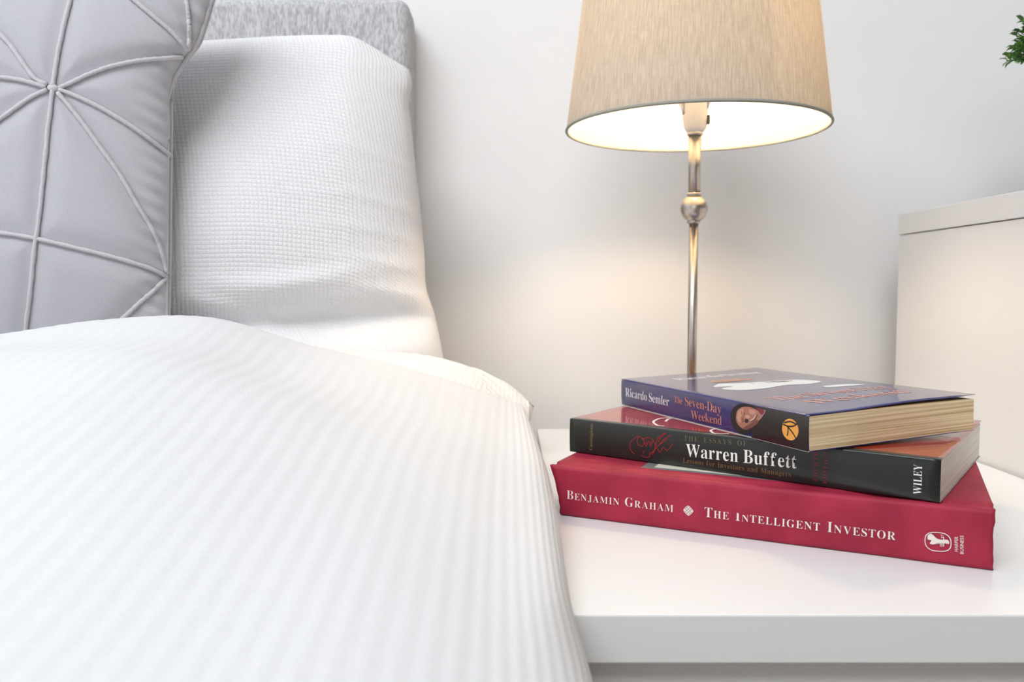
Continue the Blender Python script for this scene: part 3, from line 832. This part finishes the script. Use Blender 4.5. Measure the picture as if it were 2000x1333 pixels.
lettering(blk, BM_, 'title_lettering', 'THE ESSAYS OF', (1336, 861), (1459, 872), (1336, 851), ink((104, 100, 74)), plane=BP, thin=.005, spacing=2.6)
lettering(blk, BM_, 'title_lettering', 'Warren Buffett', (1340, 892), (1556, 916), (1340, 866), wht, plane=BP, thin=.005, spacing=.95)
lettering(blk, BM_, 'subtitle_lettering', 'Lessons for Investors and Managers', (1334, 904), (1545, 932), (1334, 894), ink((112, 88, 52)), plane=BP, thin=.005, spacing=1.3)
rd = ink((134, 30, 36))
lettering(blk, BM_, 'edition_lettering', 'FOURTH', (1597, 941), (1599, 883), (1588, 940), rd, plane=BP, thin=.005, spacing=2.4)
lettering(blk, BM_, 'edition_lettering', 'EDITION', (1615, 946), (1617, 882), (1607, 945), rd, plane=BP, thin=.005, spacing=2.4)
lettering(blk, BM_, 'publisher_lettering', 'WILEY', (1800, 967), (1801, 909), (1783, 965), wht, plane=BP, thin=.010, spacing=1.0)
lettering(blk, BM_, 'author_lettering', 'Cunningham', (1157, 880), (1158, 829), (1151, 880), ink((128, 110, 66)), plane=BP, thin=.005, spacing=.8)
hand = [
    [(1240, 888), (1232, 879), (1231, 867), (1238, 858), (1248, 852)],
    [(1248, 852), (1245, 862), (1247, 869), (1254, 872), (1258, 862), (1254, 857)], [(1258, 862), (1262, 872), (1267, 862), (1271, 872), (1275, 861)],
    [(1248, 852), (1256, 857), (1268, 855), (1276, 860), (1280, 870), (1278, 880), (1268, 888)],
    [(1252, 890), (1262, 894), (1269, 892), (1270, 885)], [(1258, 880), (1256, 887)],
    [(1281, 872), (1283, 862), (1290, 852), (1302, 846)], [(1302, 846), (1290, 856), (1286, 864)], [(1310, 851), (1296, 860), (1288, 868)],
    [(1274, 889), (1283, 876), (1289, 884), (1296, 874), (1302, 880), (1314, 868)], [(1278, 877), (1290, 868), (1304, 858)],
    [(1285, 856), (1293, 850), (1298, 847)], [(1262, 862), (1263, 868)], [(1271, 862), (1272, 868)],
]
strokes(blk, BM_, 'line_drawing', hand, .00042, ink((158, 30, 36)), plane=BP)
KP = (2, BT)
strokes(blk, BM_, 'cover_lettering', [[(1322, 816), (1300, 817), (1283, 820), (1276, 825), (1281, 830), (1297, 833)], [(1312, 818), (1304, 820), (1300, 824)],
    [(1408, 839), (1394, 839), (1388, 842), (1392, 846), (1408, 848), (1424, 848)]], .0016, wht, plane=KP)

# --- blue paperback -----------------------------------------------------------
UT = .0203
blu, UM = bookroot('paperback_book', .0842, .6238, RT_+BT+.0002, -1.1700, .0250, -.0013)
tag(blu, 'glossy blue paperback with cream page edges on top of the book stack', 'book')
LU, WU = .1982, .1287
ucov = plain('blue_cover_print', srgb(36, 36, 102), .16, coat=.6)
def blu_end(x, y, z, u):
    if z > UT*.8 and y > .03:
        k = (y-.03)/(WU-.03)
        z += (.0018*k**2.4)*(.25+.75*u**2) + .0012*math.sin(PI*min(1, k*1.1))*u
    return (x, y, z)
prof = cover_profile(WU, UT, .00035, r=.0012, bow=.0003)
cv = sect('cover', prof, list(np.linspace(0, LU, 40)), ucov, blu, blu_end)
bkm = plain('black_print', srgb(22, 20, 22), .2, coat=.4)
yel = paper_mat('aged_pages', srgb(190, 162, 122), srgb(228, 208, 172), 800, 1.0)
# page block: gently wavy stack, top dips at the free edge
bm = bmesh.new(); nx, ny = 2, 24
nzp = 14
ring = []
for i in range(ny+1):
    y = .0006 + (WU-.0012)*i/ny; k = i/ny
    zt = UT-.0009 + .0005*math.sin(PI*k) - .0004*(k > .98)
    ring.append((y, zt))
vt = []
for xx in (.0005, LU-.0003):
    vt.append([[bm.verts.new((xx + .00012*noise.noise(Vector((y*400, z*30000, 1))), y, .0004 + (zt-.0004)*q/nzp)) for q in range(nzp+1)] for (y, zt) in ring for z in (0,)])
A, B = vt
for i in range(ny):
    for q in range(nzp):
        bm.faces.new((A[i][q], A[i][q+1], A[i+1][q+1], A[i+1][q])); bm.faces.new((B[i][q], B[i+1][q], B[i+1][q+1], B[i][q+1]))
    bm.faces.new((A[i][0], A[i+1][0], B[i+1][0], B[i][0])); bm.faces.new((A[i][-1], B[i][-1], B[i+1][-1], A[i+1][-1]))
for i in (0, ny):
    for q in range(nzp): bm.faces.new((A[i][q], B[i][q], B[i][q+1], A[i][q+1]))
from_bm('page_block', bm, yel, blu)
SP = (1, -.0003)
lettering(blu, UM, 'author_lettering', 'Ricardo Semler', (1222, 774), (1307, 794), (1222, 757), ink((225, 224, 226)), plane=SP, thin=.009, spacing=.8)
org = ink((196, 128, 104))
lettering(blu, UM, 'title_lettering', 'The', (1317, 786), (1333, 790), (1317, 773), org, plane=SP, thin=.005, spacing=.6)
lettering(blu, UM, 'title_lettering', 'Seven-Day', (1338, 792), (1409, 809), (1338, 774), org, plane=SP, thin=.007, spacing=.6)
lettering(blu, UM, 'title_lettering', 'Weekend', (1350, 818), (1410, 831), (1350, 801), org, plane=SP, thin=.007, spacing=.6)
# printed portrait and black end of the spine
c = [local_on(UM, 1468, 806, SP), local_on(UM, 1578, 850, SP)]
bk = box('black_print', c[0].x, LU+.00005, -.00042, -.00032, .0001, UT-.0006, bkm, blu); bk['label'] = 'black printed end of the spine'
patch(blu, UM, 'printed_hair', [(1427, 815), (1430, 801), (1441, 791), (1457, 789), (1474, 794), (1480, 812), (1476, 832), (1464, 846), (1447, 847), (1433, 836)], ink((30, 20, 24)), plane=SP, lift=.00018)
patch(blu, UM, 'printed_face', [(1438, 813), (1441, 802), (1450, 796), (1462, 795), (1474, 799), (1484, 805), (1487, 813), (1481, 825), (1469, 836), (1456, 840), (1445, 833), (1439, 824)], ink((166, 112, 94)), plane=SP, lift=.00024)
patch(blu, UM, 'printed_forehead', [(1440, 815), (1443, 804), (1451, 798), (1453, 806), (1447, 818), (1448, 826), (1443, 824)], ink((194, 146, 122)), plane=SP, lift=.0003)
patch(blu, UM, 'printed_cheek', [(1463, 800), (1472, 801), (1478, 806), (1471, 810), (1464, 807)], ink((196, 140, 120)), plane=SP, lift=.0003)
patch(blu, UM, 'printed_nose', [(1455, 813), (1462, 811), (1466, 815), (1460, 818)], ink((204, 152, 130)), plane=SP, lift=.0003)
patch(blu, UM, 'printed_shadow', [(1462, 830), (1470, 826), (1480, 820), (1482, 825), (1470, 835), (1458, 840), (1452, 838)], ink((116, 66, 58)), plane=SP, lift=.00028)
patch(blu, UM, 'printed_eye', [(1455, 821), (1458, 818.5), (1462, 820), (1462.5, 824), (1459, 826.5), (1456, 825)], ink((44, 28, 32)), plane=SP, lift=.00034)
strokes(blu, UM, 'printed_features', [[(1449, 803), (1450, 807), (1449, 810)], [(1453, 806), (1455, 808), (1454, 810)], [(1451, 816), (1452, 821), (1451, 826)], [(1467, 825), (1475, 820), (1480, 811)]], .00042, ink((80, 42, 40)), plane=SP, lift=.00036)
strokes(blu, UM, 'printed_teeth', [[(1466, 822), (1473, 818), (1477, 811)]], .00050, ink((228, 204, 192)), plane=SP, lift=.0004)
patch(blu, UM, 'printed_collar', [(1476, 797), (1488, 799), (1494, 804), (1488, 811), (1483, 804)], ink((128, 42, 58)), plane=SP, lift=.0003)
patch(blu, UM, 'printed_shirt', [(1486, 800), (1496, 802), (1490, 814), (1485, 820), (1486, 810)], ink((150, 120, 124)), plane=SP, lift=.00026)
patch(blu, UM, 'publisher_emblem', [(1544+16*math.cos(a), 839.5+21*math.sin(a)+2*math.cos(a)) for a in np.linspace(0, 2*PI, 25)[:-1]], ink((228, 158, 72)), plane=SP, lift=.00018)
strokes(blu, UM, 'emblem_figure', [[(1530, 829), (1540, 833), (1552, 832), (1558, 828)], [(1538, 833), (1546, 842), (1556, 858)], [(1540, 834), (1539, 848), (1538, 852)], [(1532, 826), (1544, 824), (1556, 829)]], .0008, ink((30, 20, 18)), plane=SP, lift=.00026)
box('cover_edge', .0002, LU, -.00034, .0004, -.00012, .00022, ink((214, 208, 202)), blu)
# front cover print, laid flat on the glossy cover
def ctop(x, y): 
    p = blu_end(x, y, UT, x/LU); return Vector((p[0], p[1], p[2]+.00012))
def drape(bm, name, m):
    bmesh.ops.subdivide_edges(bm, edges=[e for e in bm.edges if e.calc_length() > .012], cuts=3, use_grid_fill=True)
    for v in bm.verts:
        if v.co.y > 0: v.co = ctop(v.co.x, v.co.y)
    return from_bm(name, bm, m, blu)
def cover_text(name, body, x, y0, y1, h, m, **kw):
    bm = text_mesh(body, **kw); xs_ = [v.co.x for v in bm.verts]; W = max(xs_)-min(xs_); x0 = min(xs_)
    for v in bm.verts: v.co = Vector((x - v.co.y*h, y0 + (v.co.x-x0)/W*(y1-y0), 0))
    bmesh.ops.triangulate(bm, faces=bm.faces[:])
    for v in bm.verts: v.co = ctop(v.co.x, v.co.y)
    return from_bm(name, bm, m, blu)
cover_text('cover_lettering', 'Ricardo Semler', .034, .030, .108, .014, ink((246, 244, 248), .3), thin=.006, spacing=.6)
cover_text('cover_lettering', 'The Seven-Day', .150, .022, .116, .015, ink((205, 140, 122), .2), thin=.006, spacing=.6)
cover_text('cover_lettering', 'Weekend', .172, .030, .108, .015, ink((205, 140, 122), .2), thin=.006, spacing=.6)
def cover_patch(name, pts, m):
    q = bez(list(pts)+[pts[0]], 6*len(pts))[:-1]; bm = bmesh.new()
    vs = [bm.verts.new((x, y, 0)) for x, y in q]; f = bm.faces.new(vs); bmesh.ops.triangulate(bm, faces=[f])
    for v in bm.verts: v.co = ctop(v.co.x, v.co.y)
    return from_bm(name, bm, m, blu)
shirt = ink((214, 224, 230), .25)
cover_patch('printed_shirt', [(.066, .040), (.074, .060), (.076, .085), (.082, .100), (.098, .104), (.104, .090), (.100, .070), (.104, .050), (.100, .032), (.088, .026), (.082, .040), (.078, .028)], shirt)
cover_patch('printed_arm', [(.050, .046), (.056, .042), (.062, .060), (.058, .078), (.052, .066)], ink((176, 128, 104), .25))
cover_patch('printed_trousers', [(.074, .060), (.080, .058), (.086, .076), (.084, .092), (.078, .084)], ink((88, 84, 74), .25))
cover_patch('printed_cup', [(.118, .086), (.123, .084), (.127, .100), (.125, .116), (.120, .110)], shirt)

# ------------------------------------------------------------------ potted plant on the chest
PX, PY = .505, .715
pl = empty('potted_plant', (PX, PY, KZ)); tag(pl, 'small round green leafy plant in a white pot on top of the chest', 'plant')
lathe('pot', [(0, 0), (.030, 0), (.034, .01), (.042, .075), (.044, .080), (.041, .080), (.038, .072), (0, .070)], M['plastic'], pl, 48)
leafA = colnoise(mat('leaf_dark', (1, 1, 1), .5), srgb(66, 108, 52), srgb(96, 140, 66), 60)
leafB = mat('leaf_light', srgb(124, 160, 44), .5)
def leaf_mesh(m):
    bm = bmesh.new(); L, W = .0098, .0038
    mid = [bm.verts.new((0, L*t, .0012*math.sin(PI*t))) for t in (0, .3, .65, 1)]
    for s in (1, -1):
        a = bm.verts.new((s*W*.5, L*.28, .0016)); b = bm.verts.new((s*W*.42, L*.68, .002))
        for q in ((mid[0], a, mid[1]), (mid[1], a, b, mid[2]), (mid[2], b, mid[3])):
            bm.faces.new(q if s > 0 else q[::-1])
    me = bpy.data.meshes.new('leaf'); bm.to_mesh(me); bm.free(); me.materials.append(m)
    for p in me.polygons: p.use_smooth = True
    return me
LM = [leaf_mesh(leafA), leaf_mesh(leafB)]
rnd = random.Random(11)
CR = Vector((0, 0, .128)); stems = bmesh.new(); rest = bmesh.new(); nleaf = 0
tips = []
for k in range(230):
    a = rnd.random()*2*PI; zz = rnd.uniform(-.75, 1); r = math.sqrt(1-zz*zz)
    tips.append(Vector((r*math.cos(a), r*math.sin(a), zz)))
# sprigs the photo shows reaching into the frame
for px, py in ((1952, 120), (1958, 110), (1966, 92), (1971, 116), (1972, 68), (1978, 58), (1980, 76), (1976, 84), (1984, 98), (1985, 36), (1990, 116), (1990, 62), (1994, 84), (1996, 50)):
    p = at(px, py, PY-.02); tips.append((p - (pl.location+CR), 1))
tube_bm(stems, [(0, 0, .065), (0, 0, .13)], .0015, 6)
for tt in tips:
    if isinstance(tt, tuple): tip = tt[0]; vis = True
    else: tip = tt*rnd.uniform(.052, .060); vis = tip.x < -.02 and tip.y < .03
    n = 9
    d = tip.normalized(); base = d*.018
    if vis or rnd.random() < .6: tube_bm(stems, [CR+base*.3, CR+tip*.5, CR+tip*.93], .0006, 5)
    L0 = max(tip.length-.036, .012)
    for i in range(n):
        c = d*(L0 + (tip.length-.008-L0)*i/(n-1))
        side = d.cross(Vector((rnd.uniform(-1, 1), rnd.uniform(-1, 1), rnd.uniform(-1, 1)))).normalized()
        for s in ((1, -1) if i < n-1 else (0,)):
            dr_ = (d*.9 + side*s*.8 + Vector((0, 0, rnd.uniform(-.15, .2)))).normalized()
            q = dr_.to_track_quat('Y', 'Z').to_matrix().to_4x4()
            Mx = Matrix.Translation(CR+c) @ q @ Matrix.Rotation(rnd.uniform(-.6, .6), 4, 'Y') @ Matrix.Scale(rnd.uniform(.8, 1.05), 4)
            mi = 1 if rnd.random() < (.75 if tips.index(tt) in (234, 235, 236) else .14) else 0
            if vis and nleaf < 290:
                o = bpy.data.objects.new('leaf', LM[mi]); COL.objects.link(o); o.parent = pl; o.matrix_local = Mx; nleaf += 1
            else:
                t = LM[0].copy(); t.transform(Mx); rest.from_mesh(t); bpy.data.meshes.remove(t)
from_bm('stems', stems, leafA, pl)
o = from_bm('foliage', rest, leafA, pl, True); o['kind'] = 'stuff'
